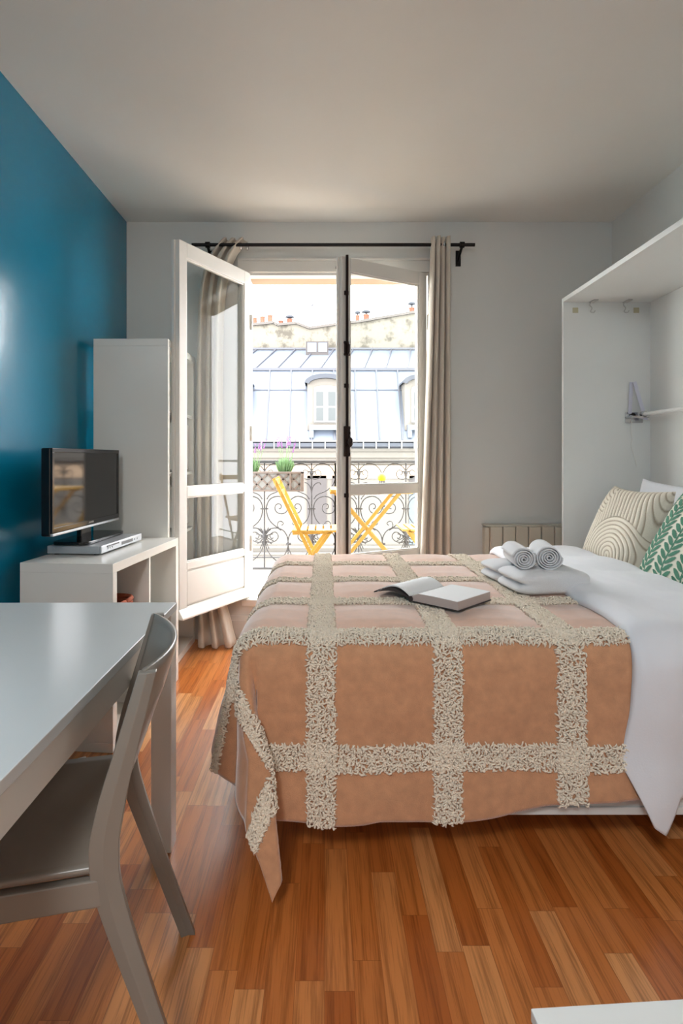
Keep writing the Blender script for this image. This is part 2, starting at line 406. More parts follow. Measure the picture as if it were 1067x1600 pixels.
def curtain(name, label, xt0, xt1, xb0, xb1, zbot, folds, amp, ybase, skew=None, ring_x=(), low=None):
    z_rel = lambda j: j
    e = thing(name, label, 'curtain', ((xt0+xt1)/2, ybase, 0))
    cx = (xt0+xt1)/2
    zt = ZR + .045
    def fn(i, j):
        z = zt + (zbot-zt)*j
        a = xt0 + (xt1-xt0)*i; b = xb0 + (xb1-xb0)*i
        k = j**1.1
        if skew: k = skew(j)
        ph = i*folds*2*math.pi
        x = a + (b-a)*k + .006*math.sin(ph*2+1)
        if low: x += (low[0]+(low[1]-low[0])*i - b)*max(0, (z_rel(j)-.89)/.11)**.8 if j > .89 else 0
        am = amp*(1.0 + .25*math.sin(j*4+i*7))
        y = am*math.cos(ph) + .006*math.sin(9*j + i*13)
        if low and j > .89: y -= (j-.89)/.11*.11
        return (x-cx, y, z)
    MB().grid(fn, folds*20, 60).build('drape', M['linen'], e, smooth=True, solid=.004)
    for rx in ring_x:
        vs = []; nn = 24; m = 8
        for a in range(nn):
            for q in range(m):
                th = 2*math.pi*a/nn; ph = 2*math.pi*q/m
                rr = .020+.005*math.cos(ph); vs.append((rx-cx+.006*math.sin(ph), rr*math.cos(th), ZR+rr*math.sin(th)))
        g = MB().add(vs, [(a*m+q, ((a+1) % nn)*m+q, ((a+1) % nn)*m+(q+1) % m, a*m+(q+1) % m) for a in range(nn) for q in range(m)])
        g.build('eyelet', M['chrome'], e, smooth=True)
    return e
curtain('curtain', 'long beige linen curtain gathered right of the window, hanging to behind the bed', .668, .792, .580, .798, .02, 4, .030, YR,
        ring_x=(.69, .72, .75, .775))
curtain('curtain', 'beige linen curtain behind the wide-open glazed leaf, hem showing under it', -.655, -.495, -.815, -.655, .012, 3, .034, 3.652,
        skew=lambda j: 1-math.exp(-j*17), low=(-.79, -.545), ring_x=(-.64, -.58, -.53, -.49))

# ------------------------------------------------------------------ radiator
rad = thing('radiator', 'cream panelled radiator on the wall behind the bed', 'radiator', (1.25, 3.69, 0))
for k in range(7):
    x = 1.047-1.25+k*.0815
    MB().box(x+.002, x+.0795, -.05, .03, .16, .738).build('section', M['radiator'], rad, bevel=.006)
MB().box(1.018-1.25, 1.047-1.25, -.03, .03, .17, .73).build('end_cover', M['radiator'], rad, bevel=.005)
MB().box(1.018-1.25, 1.6-1.25, -.045, .045, .738, .748).build('top_grille', M['radiator'], rad, bevel=.003)

# ------------------------------------------------------------------ cube shelves
def shelf_unit(name, label, loc, rotz, length, depth, height, cols, rows, th=.038, ti=.017):
    """near-left corner at loc; depth along local x (front at x=depth), length along local y"""
    e = thing(name, label, 'shelf', loc, rotz)
    o = MB(); o.box(0, depth, 0, length, height-th, height); o.box(0, depth, 0, length, 0, th)
    o.box(0, depth, 0, th, th, height-th); o.box(0, depth, length-th, length, th, height-th)
    o.build('carcass', M['lam'], e, bevel=.0015)
    for c in range(1, cols):
        y = th + (length-2*th)*c/cols
        MB().box(.002, depth-.002, y-ti/2, y+ti/2, th, height-th).build('divider', M['lam'], e)
    for r_ in range(1, rows):
        z = th + (height-2*th)*r_/rows
        for c in range(cols):
            ya = th + (length-2*th)*c/cols + (ti/2 if c else 0); yb = th + (length-2*th)*(c+1)/cols - (ti/2 if c < cols-1 else 0)
            MB().box(.003, depth-.003, ya, yb, z-ti/2, z+ti/2).build('shelf_board', M['lam'], e)
    return e
UR = R(-5.0)
unit = shelf_unit('cube_shelf', 'low white cube shelf carrying the television, beside the teal wall', (-1.226, 2.318, 0), UR, .765, .388, .75, 2, 2)
tall = shelf_unit('tall_shelf', 'tall white shelf tower in the corner behind the television', (-1.240, 3.09, 0), R(-1), .60, .402, 1.811, 1, 5)
MB().box(.10, .384, .30, .55, 1.10, 1.38).build('storage_box', M['whiteboard'], None, bevel=.006)
o = C.objects['storage_box']; o.location = (-1.240, 3.09, 0); tag(o, 'white storage box in an upper compartment of the tall shelf tower', 'box')
o = MB().box(.12, .386, .30, .55, 0.760, 1.0).build('storage_box', M['whiteboard'], None, bevel=.006); o.location = (-1.240, 3.09, 0)
tag(o, 'white storage box in the middle compartment of the tall shelf tower', 'box')
# basket in the cubby
bk = thing('basket', 'reddish wicker basket in the upper cubby of the low white cube shelf', 'basket', (-.985, 2.50, .3845), UR)
bm_ = MB()
for k in range(9):
    z = .01+k*.019; s_ = .105 + k*.0022
    loop = [(s_*math.copysign(abs(math.cos(t))**.5, math.cos(t)), s_*math.copysign(abs(math.sin(t))**.5, math.sin(t)), z) for t in [2*math.pi*q/40 for q in range(41)]]
    bm_.tube(loop, .0105, 6)
bm_.box(-.1, .1, -.1, .1, 0, .01); bm_.build('woven_body', M['wicker'], bk, smooth=True)

# ------------------------------------------------------------------ player and television
pl = thing('disc_player', 'flat silver disc player under the television on the low cube shelf', 'disc player', (-1.205, 2.50, .75), UR)
MB().box(0, .236, 0, .43, .006, .040).build('housing', M['silver'], pl, bevel=.004)
fp = MB().box(.236, .246, 0, .43, .008, .042); fp.build('front_panel', M['silver'], pl, bevel=.003)
MB().box(.246, .2475, .20, .32, .018, .032).build('display', M['darkdisplay'], pl)
for y in (.06, .08, .10, .34, .37): MB().box(.246, .249, y, y+.013, .02, .028).build('button', M['silver'], pl)
MB().box(.246, .248, .05, .17, .030, .036).build('disc_tray', M['darkdisplay'], pl)
for x, y in ((.03, .03), (.21, .03), (.03, .4), (.21, .4)):
    MB().tube([(x, y, 0), (x, y, .007)], .012, 12).build('foot', M['blackgloss'], pl)
for x in (.03, .19): MB().tube([(x, -.002, .026), (x, .002, .026)], .007, 12).build('screw', M['silver'], pl)
tv = thing('television', 'black flat television standing on the silver disc player', 'television', (-1.086, 2.657, .790), R(-2.9))
def tvp(): return MB()
hw, zb, zt_ = .331, .062, .422
b_ = MB(); b_.box(-.045, -.004, -hw, hw, zb, zt_); b_.box(-.07, -.045, -hw*.6, hw*.6, zb+.05, zt_-.06)
b_.build('housing', M['blackgloss'], tv, bevel=.006)
bz = MB(); bw = .018
bz.box(-.004, .004, -hw, hw, zt_-bw, zt_); bz.box(-.004, .004, -hw, -hw+bw, zb+.03, zt_-bw); bz.box(-.004, .004, hw-bw, hw, zb+.03, zt_-bw); bz.box(-.004, .004, -hw, hw, zb+.012, zb+.034)
bz.build('bezel', M['blackgloss'], tv, bevel=.002)
MB().box(-.004, .001, -hw+bw, hw-bw, zb+.034, zt_-bw).build('screen', M['screen'], tv)
MB().box(-.006, .005, -hw+.002, hw-.002, zb, zb+.011).build('lower_trim', M['silver'], tv, bevel=.002, label='silver trim strip')
lg = MB()
for k in range(7): lg.box(.004, .0048, .0-.012+k*.0075, .0-.012+k*.0075+.0055, zb+.019, zb+.027)
lg.build('logo', M['chrome'], tv)
nk = MB(); nk.box(-.035, -.012, -.05, .05, .012, .09); nk.build('neck', M['blackgloss'], tv, bevel=.004)
bs = MB(); N_ = 48
ring = [(-.015+.085*math.copysign(abs(math.cos(t))**.3, math.cos(t)), .05+.215*math.copysign(abs(math.sin(t))**.3, math.sin(t))) for t in [2*math.pi*q/N_ for q in range(N_)]]
bs.prism(ring, 'z', .002, .016); bs.build('stand_base', M['blackgloss'], tv, bevel=.003)

# ------------------------------------------------------------------ desk
dk = thing('desk', 'long white desk along the teal wall with the taupe chair drawn up', 'desk', (-.85, .9, 0), R(.5))
tt = MB().box(-.42, .405, -.75, .864, .706, .728); tt.build('desk_top', M['lamgloss'], dk, bevel=.0015)
ap = MB().box(.375, .390, -.70, .80, .628, .706); ap.box(-.40, .345, .835, .85, .628, .706); ap.box(-.40, -.385, -.7, .80, .628, .706); ap.build('apron', M['lam'], dk, bevel=.001)
for x, y in ((.343, .803), (-.405, .803), (.343, -.735), (-.405, -.735)):
    MB().box(x, x+.060, y, y+.060, 0, .706).build('leg', M['lam'], dk, bevel=.002)
# white cable behind the desk
cb = MB().tube(catmull([(-1.16, 2.27, .012), (-1.08, 2.22, .006), (-1.0, 2.2, .006), (-.93, 2.24, .006), (-.97, 2.18, .006), (-1.02, 2.12, .006), (-1.08, 2.10, .006)]), .004, 6)
tag(cb.build('power_cable', M['cable'], None, smooth=True), 'thin white power cable lying on the floor in front of the low cube shelf', 'cable')

# ------------------------------------------------------------------ chair
ch = thing('desk_chair', 'taupe wooden chair with curved shell backrest pushed under the white desk', 'chair', (-.448, 1.180, 0), R(13.5))
# local: x+ = back of chair (towards the viewer's right), y = width
SEAT = .455
def st(y, z):   # backrest / stile line in x as function of height
    return .035 + max(0, z-SEAT)*.235
# seat: dished board
def seat_fn(i, j):
    x = .028 - .43*i; y = -.195 + .39*j
    hw_ = (.195 + .002*i); y = (j*2-1)*hw_
    z = SEAT - .012*math.sin(math.pi*j)*math.sin(math.pi*min(1, i*1.1)) + .006*abs(j*2-1)**2 - .02*max(0, i-.88)/.12
    return (x, y, z)
MB().grid(seat_fn, 24, 20).build('seat', M['taupe'], ch, smooth=True, solid=.012)
for sy in (-1, 1):
    rl = MB(); rl.bar((.03, sy*.192, SEAT-.032), (-.375, sy*.194, SEAT-.032), .02, .048, (0, 1, 0)); rl.build('side_rail', M['taupe'], ch, bevel=.003)
MB().bar((-.372, -.19, SEAT-.03), (-.372, .19, SEAT-.03), .02, .044, (1, 0, 0)).build('front_rail', M['taupe'], ch, bevel=.003)
MB().bar((.02, -.19, SEAT-.03), (.02, .19, SEAT-.03), .02, .044, (1, 0, 0)).build('rear_rail', M['taupe'], ch, bevel=.003)
# rear legs: one bent board each, foot -> knee -> top, tapered
for sy in (-1, 1):
    pts = [(0.0, .165), (.20, .098), (.40, .034), (.49, .022), (.57, .034), (.67, .060), (.795, .094)]
    wds = [.034, .038, .047, .050, .046, .038, .031]
    m_ = MB(); vs = []
    P = catmull([(x, 0, z) for z, x in pts], 5); Wd = np.interp([i/(len(P)-1) for i in range(len(P))], [k/6 for k in range(7)], wds)
    for p, w_ in zip(P, Wd):
        y0 = sy*(.199 + (.012 if p.z < .44 else 0)*(.44-p.z)/.44)
        # shallow angled profile in plan: four corners + ridge
        for dx, dy in ((-w_/2, 0), (0, -.006), (w_/2, .0), (w_/2, .016), (0, .012), (-w_/2, .016)):
            vs.append((p.x+dx, y0 - dy*(-sy) if False else y0 + sy*(-dy), p.z))
    n = len(P); k = 6
    fs = [(a*k+b, a*k+(b+1) % k, (a+1)*k+(b+1) % k, (a+1)*k+b) for a in range(n-1) for b in range(k)] + [tuple(range(k)), tuple((n-1)*k+q for q in range(k))]
    m_.add(vs, fs); m_.build('leg', M['taupe'], ch, bevel=.0015)
for sy in (-1, 1):
    m_ = MB(); m_.bar((-.35, sy*.195, SEAT-.03), (-.40, sy*.205, 0), .022, .045, (0, 1, 0)); m_.build('leg', M['taupe'], ch, bevel=.003)
# curved shell: bulges backwards, lower edge sweeping down to the seat at both ends
STZ = [0, .20, .40, .49, .57, .67, .795]; STX = [.165, .098, .034, .022, .034, .060, .094]
def shell(i, j):
    y = -.190 + .380*i; q = abs(i*2-1)
    bul = .050*(1-q**2.0)
    zt2 = .797; zb2 = .60 - .16*q**2.2
    z = zb2 + (zt2-zb2)*j
    x = float(np.interp(z, STZ, STX)) - .006 + bul*(.35+.65*min(1, (z-.42)/.3))
    return (x, y, z)
MB().grid(shell, 32, 14).build('backrest', M['taupe'], ch, smooth=True, solid=.009)

# ------------------------------------------------------------------ low table, lower right corner
lt = thing('side_table', 'low white table cut off by the lower right corner', 'table', (.281, .786, 0), R(3.6))
MB().box(0, .45, -.45, 0, .402, .42).build('table_top', M['whiteboard'], lt, bevel=.002)
MB().box(.012, .03, -.44, -.012, 0, .402).build('side_panel', M['whiteboard'], lt)
MB().box(.42, .438, -.44, -.012, 0, .402).build('side_panel', M['whiteboard'], lt)
MB().box(.03, .42, -.44, -.012, .14, .156).build('shelf_board', M['whiteboard'], lt)

# ------------------------------------------------------------------ wall bed
PY = 3.262; PX = 1.352; PT = .022; PZ = 2.078; NY = 1.60
wbed = thing('wall_bed', 'white fold-down bed cabinet against the right wall', 'bed', (1.6, 2.4, 0))
def W(mb, name, m=M['whiteboard'], bev=.0015, label=None, parent=wbed):
    ob = mb.build(name, m, parent, bevel=bev, label=label); ob.matrix_parent_inverse = Matrix.Translation((-1.6, -2.4, 0)) if parent is wbed else Matrix.Identity(4); return ob
W(MB().box(PX, XR-.003, PY, PY+PT, .03, PZ), 'side_panel')
W(MB().box(PX, XR-.003, 1.54, 1.562, 0, PZ), 'side_panel')
W(MB().box(PX, XR-.003, 1.562, PY, PZ-.024, PZ), 'top_panel')
W(MB().box(XR-.02, XR-.004, 1.562, PY, .03, PZ-.024), 'back_panel')
fr = MB(); fr.box(-.17, 1.82, 1.655, 1.675, .148, .31); fr.box(-.17, 1.82, 3.0, 3.02, .148, .31); fr.box(-.19, -.17, 1.655, 3.02, .148, .31); fr.box(-.17, 1.82, 1.675, 3.0, .165, .185)
fr.box(-.17, 1.82, 1.650, 1.656, .148, .170)
W(fr, 'bed_frame')
for y in (1.95, 2.72): W(MB().box(-.02, .02, y-.02, y+.02, 0, .15), 'leg', M['chrome'])
W(MB().tube([(1.775, 1.6, 1.415), (1.775, 3.20, 1.415)], .0105, 12), 'cross_bar')
bkt = MB().box(1.70, 1.80, 3.19, 3.262, 1.395, 1.405); bkt.box(1.70, 1.80, 3.255, 3.262, 1.37, 1.43); bkt.tube([(1.775, 3.19, 1.415), (1.775, 3.215, 1.415)], .018, 12)
W(bkt, 'bar_bracket', M['chrome']); W(MB().tube([(1.74, 3.245, 1.412), (1.74, 3.262, 1.412)], .014, 14), 'black_bolt', M['black'])
stp = MB(); stp.bar((1.74, 3.235, 1.60), (1.79, 3.21, 1.385), .022, .003, (1, 0, 0)); stp.bar((1.732, 3.25, 1.60), (1.722, 3.25, 1.42), .022, .003, (1, 0, 0)); stp.bar((1.724, 3.25, 1.41), (1.80, 3.2, 1.385), .02, .003, (0, 1, 0))
W(stp, 'tension_strap', M['clear'])
for x in (1.51, 1.70):
    h = MB().box(x-.012, x+.012, 3.20, 3.26, PZ-.030, PZ-.024)
    h.tube(catmull([(x-.01, 3.245, PZ-.028), (x-.016, 3.245, PZ-.045), (x-.004, 3.245, PZ-.062), (x-.012, 3.245, PZ-.082), (x+.004, 3.24, PZ-.088), (x+.01, 3.235, PZ-.078)]), .0028, 6)
    h.build('hook', M['hookm'], wbed).matrix_parent_inverse = Matrix.Translation((-1.6, -2.4, 0))
for x in (1.42, 1.765):
    W(MB().box(x-.016, x+.016, PY-.002, PY, PZ-.085, PZ-.055), 'tape_patch', M['oldtape'])
cd = MB().tube(catmull([(1.735, 3.25, 1.39), (1.728, 3.25, 1.33), (1.735, 3.25, 1.28), (1.73, 3.25, 1.24), (1.742, 3.25, 1.2), (1.755, 3.25, 1.15), (1.762, 3.25, 1.12)]), .002, 6)
W(cd, 'pull_cord', M['cable'])

# ------------------------------------------------------------------ mattress
mt = MB().box(-.185, 1.835, 1.68, 2.99, .186, .632)
tag(mt.build('mattress', M['mattress'], None, bevel=.05), 'white mattress of the fold-down bed under coverlet and duvet', 'mattress')

# ------------------------------------------------------------------ coverlet
CX = -.19; CN = 1.675; CF = 3.02; TOPZ = .657; RR = .055
BANDX = [-.359, -.009, .347, .691, 1.04]; BW = .040
BANDT = [1.665-.345, 1.665, 2.012, 2.36, 2.73, 3.09]
def hang(o):
    if o <= 0: return 0., 0.
    L_ = RR*math.pi/2
    if o < L_:
        th = o/RR; return RR*math.sin(th), RR*(1-math.cos(th))
    return RR, RR+(o-L_)
def puff(s, t):
    ds = min(abs(s-b) for b in BANDX); dt = min(abs(t-b) for b in BANDT)
    return .012*min(1, ds/.12)*min(1, dt/.12)
def cloth(s, t, lift=0.):
    """flat cloth coordinate -> draped position"""
    a = CX - s; b = CN - t; c = t - CF
    z = TOPZ; x = s; y = t
    wob = .004*noise.noise(Vector((s*5, t*5, 0)))
    if a > 0 and b > 0:
        rho = math.hypot(a, b); phi = math.degrees(math.atan2(b, a))
        ho, dn = hang(rho)
        sb = min(1, rho/.35)
        # horizontal direction: the corner fold swings to the near side
        ang = np.interp(phi, [0, 20, 33, 57, 70, 90], [0, 34, 80, 90, 92, 90])
        ang = phi*(1-sb) + ang*sb
        ex = np.interp(phi, [0, 22, 36, 56, 68, 90], [.11, .03, .13, .145, .012, .006]) * (dn/.55)
        sc = np.interp(phi, [0, 45, 90], [1, .93, 1])
        out = ho + ex + lift*min(1, dn/RR)
        x = CX - math.cos(math.radians(ang))*out + float(np.interp(phi, [15, 33, 57, 72, 90], [0, .01, .135, .02, 0]))*sb*dn
        y = CN - math.sin(math.radians(ang))*out; z = TOPZ - dn*sc
        z = max(z, .012)
        return Vector((x, y, z))
    if a > 0:
        ho, dn = hang(a); fl = .11*(dn/.55)
        x = CX - ho - fl - lift*min(1, dn/RR) - .018*math.sin(t*11)*min(1, dn/.3)
        z = TOPZ - dn + lift*max(0, 1-dn/RR)
        if c > 0: h2, d2 = hang(c); y = CF + h2; z -= d2
    elif b > 0:
        ho, dn = hang(b); y = CN - ho - .006*(dn/.55) - lift*min(1, dn/RR) - (.010*math.sin(s*8.5+1.0)+.006*math.sin(s*19))*min(1, dn/.3)*min(1, dn/.5)
        z = TOPZ - dn + lift*max(0, 1-dn/RR)
    elif c > 0:
        ho, dn = hang(c); y = CF + ho; z = TOPZ - dn + lift*max(0, 1-dn/RR)
    else:
        z += lift
    z += puff(s, t)*max(0, 1-max(a, b, c, 0)/.1) + wob
    if b > 0 or a > 0: pass
    # slight crown
    if b <= 0 and c <= 0 and a <= 0: z += .008*math.sin(math.pi*(t-CN)/(CF-CN))
    if b > 0 or a > 0:
        k = puff(s, t)*min(1, max(a, b)/.1)
        if b > 0: y -= k
        elif a > 0: x -= k
    return Vector((x, y, z))
SMIN, SMAX = CX-.425, 1.33
def hem(s): # near drop length as a function of s
    return float(np.interp(s, [-.7, -.2, .0, .15, .35, .5, .62, .75, .9, 1.5], [.53, .52, .545, .525, .545, .52, .49, .475, .462, .47]))
cov = thing('coverlet', 'peach coverlet with shaggy cream tufted grid draped over the bed', 'coverlet', (0, 0, 0))
NS, NT = 190, 230
def cg(i, j):
    s = SMIN + (SMAX-SMIN)*i
    t0 = CN - hem(s); t = t0 + (CF+.30-t0)*j
    return cloth(s, t)
MB().grid(cg, NS, NT).build('cloth', M['peach'], cov, smooth=True, solid=.005)
# tufts
def tuft_mesh():
    V = []; F = []
    pts = []
    dens = .0066
    def spread(s0, s1, t0, t1):
        ns = max(1, int((s1-s0)/dens)); nt = max(1, int((t1-t0)/dens))
        for i in range(ns):
            for j in range(nt):
                pts.append((s0+(s1-s0)*(i+random.random())/ns, t0+(t1-t0)*(j+random.random())/nt))
    for b in BANDX[:4]: spread(b-BW, b+BW, CN-.55, CF+.08)
    for b in BANDT: spread(SMIN, 1.0, b-BW*.93, b+BW*.93)
    seg = 3; side = 4
    for s, t in pts:
        if t < CN-hem(s)-.004: continue
        p = cloth(s, t); e = .01
        ds = (cloth(s+e, t)-p); dt = (cloth(s, t+e)-p)
        n = ds.cross(dt)
        if n.length < 1e-9: continue
        n.normalize(); ds.normalize(); dt = n.cross(ds)
        an = random.random()*6.283; d = ds*math.cos(an)+dt*math.sin(an)
        ln = .010+random.random()*.010; h = .005+random.random()*.006
        side_v = n.cross(d).normalized(); r = .0021+random.random()*.0012
        base = p - d*ln*.5; bend = (random.random()-.5)*.008
        prof = [(0, .0), (.25, h*.9), (.7, h), (1.0, h*.15)]
        o = len(V)
        for q, (f, hh) in enumerate(prof):
            c = base + d*ln*f + n*(hh+.001) + side_v*bend*math.sin(f*3.14)
            tt_ = .7 if q in (0, 3) else 1
            for aa in ((1, 0), (0, 1), (-1, 0), (0, -1)):
                V.append(c + side_v*aa[0]*r*tt_ + n*aa[1]*r*tt_)
        for q in range(3):
            for k in range(4): F.append((o+q*4+k, o+q*4+(k+1) % 4, o+(q+1)*4+(k+1) % 4, o+(q+1)*4+k))
        F.append((o, o+3, o+2, o+1)); F.append((o+12, o+13, o+14, o+15))
    m = MB(); m.v = [tuple(v) for v in V]; m.f = F
    print('tufts', len(pts)); return m
tuft_mesh().build('tufted_grid', M['tuft'], cov, smooth=True, kind='stuff', label='shaggy cream yarn grid')

# ------------------------------------------------------------------ duvet (folded-back white edge)
dv = thing('duvet', 'smooth white duvet folded across the bed, pointed corner hanging at the near side', 'duvet', (0, 0, 0))
def dgrid(i, j):
    s = .872 + (1.335-.872)*i
    # t from far hang to near hang
    bm_i = float(np.interp(i, [0, .10, .16, .26, .34, 1.0], [.37, .525, .55, .46, .45, .46]))
    t0 = CN - bm_i; t = t0 + (CF+.10-t0)*(1-j)
    b = max(0, CN-t)
    s2 = s + float(np.interp(b, [0, .08, .22, .37, .55], [0, -.012, -.022, -.045, -.02]))*(1-min(1, i*2.2))
    edge = min(i, 1-i)*9; rnd = .034*min(1, math.sqrt(max(0, min(1, edge)*(2-min(1, edge)))))
    wr = .007*noise.noise(Vector((s*9, t*3.2, 3))) + .003*noise.noise(Vector((s*24+t*6, t*7, 8)))
    if b > .1: wr += .012*math.sin(s*26 + b*5)*min(1, (b-.1)/.25)
    lift = .006 + rnd*(1 if b <= 0 else max(.35, 1-b*2)) + wr
    p = cloth(s2, t, lift)
    if i > .97: p.z -= .004
    return p
MB().grid(dgrid, 70, 170).build('cover', M['sheet'], dv, smooth=True, solid=.008)
# fitted sheet patch at the head end
def sg(i, j):
    s = 1.325 + .49*i; t = 1.66 + (3.03-1.66)*j
    z = .662 + .004*noise.noise(Vector((s*8, t*6, 1))) - .02*max(0, abs(j*2-1)-.9)*10*.5
    return (s, t, z)
tag(MB().grid(sg, 20, 40).build('bed_sheet', M['sheet'], None, smooth=True, solid=.01), 'white sheet under the pillows at the head of the bed', 'sheet')

# ------------------------------------------------------------------ pillows
def pillow_obj(name, label, m, w_, h_, th, base, up, side, n=90, disp=None, group=None, pw=2.4):
    """base = bottom centre, up/side unit vectors; front face towards -up x side"""
    up = Vector(up).normalized(); side = Vector(side); side = (side - up*side.dot(up)).normalized(); nn = up.cross(side).normalized()
    base = Vector(base); V = []; Fc = []; cols = []
    for sgn in (1, -1):
        off = len(V)
        for a in range(n+1):
            for b in range(n+1):
                u = a/n*2-1; v = b/n*2-1
                # pillow outline: pinched sides, pointed corners
                x = u*w_/2*(1-.11*(1-v*v)*abs(u)**2); y = v*h_/2*(1-.11*(1-u*u)*abs(v)**2)
                k = max(0, (1-abs(u)**pw))*max(0, (1-abs(v)**pw))
                z = th/2*k**.45
                c = (1, 1, 1, 1)
                if disp:
                    dz, c = disp(x, y, sgn, k); z += dz*min(1, k*6)
                z += .004*noise.noise(Vector((x*9, y*9, sgn*3)))*min(1, k*4)
                V.append(base + up*(h_/2 + y) + side*x + nn*z*sgn); cols.append(c)
        for a in range(n):
            for b in range(n):
                q = (off+a*(n+1)+b, off+(a+1)*(n+1)+b, off+(a+1)*(n+1)+b+1, off+a*(n+1)+b+1)
                Fc.append(q if sgn > 0 else q[::-1])
    me = bpy.data.meshes.new(name); me.from_pydata([tuple(v) for v in V], [], Fc); me.update()
    for p in me.polygons: p.use_smooth = True
    ob = bpy.data.objects.new(name, me); C.objects.link(ob); me.materials.append(m)
    color_attr(ob, cols)
    tag(ob, label, 'pillow', group)
    return ob
M['creamp'] = attr_mat('cream_tufted_cotton', 'pattern', .95, .6, 320)
M['greenp'] = attr_mat('green_leaf_embroidery', 'pattern', .9, .4, 300)
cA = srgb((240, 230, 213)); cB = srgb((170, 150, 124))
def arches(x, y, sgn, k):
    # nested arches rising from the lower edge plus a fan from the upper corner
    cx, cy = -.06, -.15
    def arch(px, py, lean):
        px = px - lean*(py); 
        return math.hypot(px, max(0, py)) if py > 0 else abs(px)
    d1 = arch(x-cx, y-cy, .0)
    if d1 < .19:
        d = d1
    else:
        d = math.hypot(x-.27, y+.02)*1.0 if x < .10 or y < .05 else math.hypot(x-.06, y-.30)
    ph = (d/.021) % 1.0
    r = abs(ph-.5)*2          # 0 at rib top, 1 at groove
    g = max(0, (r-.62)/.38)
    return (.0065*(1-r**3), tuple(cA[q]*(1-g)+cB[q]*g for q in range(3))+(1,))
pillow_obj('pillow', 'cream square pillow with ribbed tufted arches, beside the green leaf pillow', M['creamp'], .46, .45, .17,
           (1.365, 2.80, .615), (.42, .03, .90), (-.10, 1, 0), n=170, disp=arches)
gA = srgb((226, 222, 206)); gB = srgb((74, 128, 104))
def leaves(x, y, sgn, k):
    P_ = .115
    # stems climb, leaning; leaves are short slanted strokes either side of each stem
    xr = x + .10*y
    col = math.floor(xr/P_ + .5); dx = xr - col*P_
    stem = abs(dx) < .004
    ax = abs(dx); row = (y - ax*.62 + (.012 if dx > 0 else 0))/.029
    fr_ = row - math.floor(row)
    wdt = .40*math.sin(min(1, max(0, (ax-.002)/.050))*math.pi)**.6 if ax < .052 else 0
    lf = abs(fr_-.5) < wdt
    border = k < .012
    on = stem or lf or border
    return (.003 if on else 0, gB if on else gA)
pillow_obj('pillow', 'white pillow embroidered with green leafy stems, partly cut off at right', M['greenp'], .47, .47, .17,
           (1.335, 2.235, .634), (.50, .0, .86), (-.05, 1, 0), n=200, disp=leaves)
def plain(x, y, sgn, k): return (0, srgb((234, 234, 238)))
M['plainp'] = attr_mat('white_pillow_cotton', 'pattern', .9, .15, 200)
pillow_obj('pillow', 'plain white pillow leaning on the panel behind the cream tufted pillow', M['plainp'], .62, .42, .13,
           (1.60, 2.74, .650), (.26, .0, .97), (0, 1, .30), n=60, disp=plain)

# ------------------------------------------------------------------ towels
TZ = .700
def spiral_roll(name, label, r, length, loc, direction, group='rolled towels on the bed'):
    e = thing(name, label, 'towel', loc, math.atan2(direction[1], direction[0]) - math.pi/2, group)
    th = .0075; turns = r/ (th*1.25)
    pts = []; n = int(turns*26)
    for k in range(n+1):
        a = k/26*2*math.pi; rr = .004 + (r-.004)*k/n
        pts.append((rr*math.cos(a), rr*.95*math.sin(a)))
    vs = []
    lengthsteps = 10
    for q in range(lengthsteps+1):
        y = length*q/lengthsteps; bul = 1+.03*math.sin(math.pi*q/lengthsteps)
        for k, (px, pz) in enumerate(pts):
            vs.append((px*bul, y + .003*math.sin(k*.35), r*.95+pz*bul))
    m = len(pts)
    fs = [(q*m+k, q*m+k+1, (q+1)*m+k+1, (q+1)*m+k) for q in range(lengthsteps) for k in range(m-1)]
    MB().add(vs, fs).build('rolled_cloth', M['towel'], e, smooth=True, solid=.0048)
    return e
def folded_towel(label, loc, rotz, L_, D_, H_, layers=2):
    """soft rounded folded towel; fold loops show at the -x end"""
    e = thing('folded_towel', label, 'towel', loc, rotz)
    nu, nv = 96, 64
    def sp(c, p): return math.copysign(abs(c)**p, c)
    def fn(i, j):
        th = (i*2-1)*math.pi; ph = (j-.5)*math.pi
        x = sp(math.cos(ph), .38)*sp(math.cos(th), .30); y = sp(math.cos(ph), .38)*sp(math.sin(th), .30); z = sp(math.sin(ph), .5)
        X = x*L_/2; Y = y*D_/2; Z = z*H_/2
        if x < -.55:                              # grooves between the folded layers
            for k in range(1, layers):
                zc = -H_/2 + H_*k/layers
                X += .016*math.exp(-((Z-zc)/.0035)**2)*min(1, (-x-.55)/.25)
            X += .006*math.cos(Z/H_*2*math.pi*layers)
        nz = noise.noise(Vector((X*11, Y*11, Z*20+L_*9)))
        Z += .0035*nz*(1 if z > 0 else .2); X += .002*nz
        Z *= 1-.12*max(0, abs(y)-.7)
        return (X+L_/2, Y, Z+H_/2)
    MB().grid(fn, nu, nv).build('folded_cloth', M['towel'], e, smooth=True)
    return e
folded_towel('large white folded bath towel on the bed, carrying both rolled towels', (.682, 2.150, .673), R(8), .285, .21, .086, 2)
folded_towel('white folded bath towel half hidden behind the larger folded one', (.662, 2.345, .675), R(8), .27, .16, .080, 2)
spiral_roll('rolled_towel', 'small rolled white towel, left of the pair on the folded towels', .042, .20, (.735, 2.12, .757), (.10, 1))
spiral_roll('rolled_towel', 'slightly larger rolled white towel, right of the pair on the folded towels', .047, .20, (.832, 2.13, .757), (.20, 1))

# ------------------------------------------------------------------ open book
bk = thing('open_book', 'open hardback book lying face up on the coverlet', 'book', (.295, 1.97, .680), math.atan2(.14, .14))
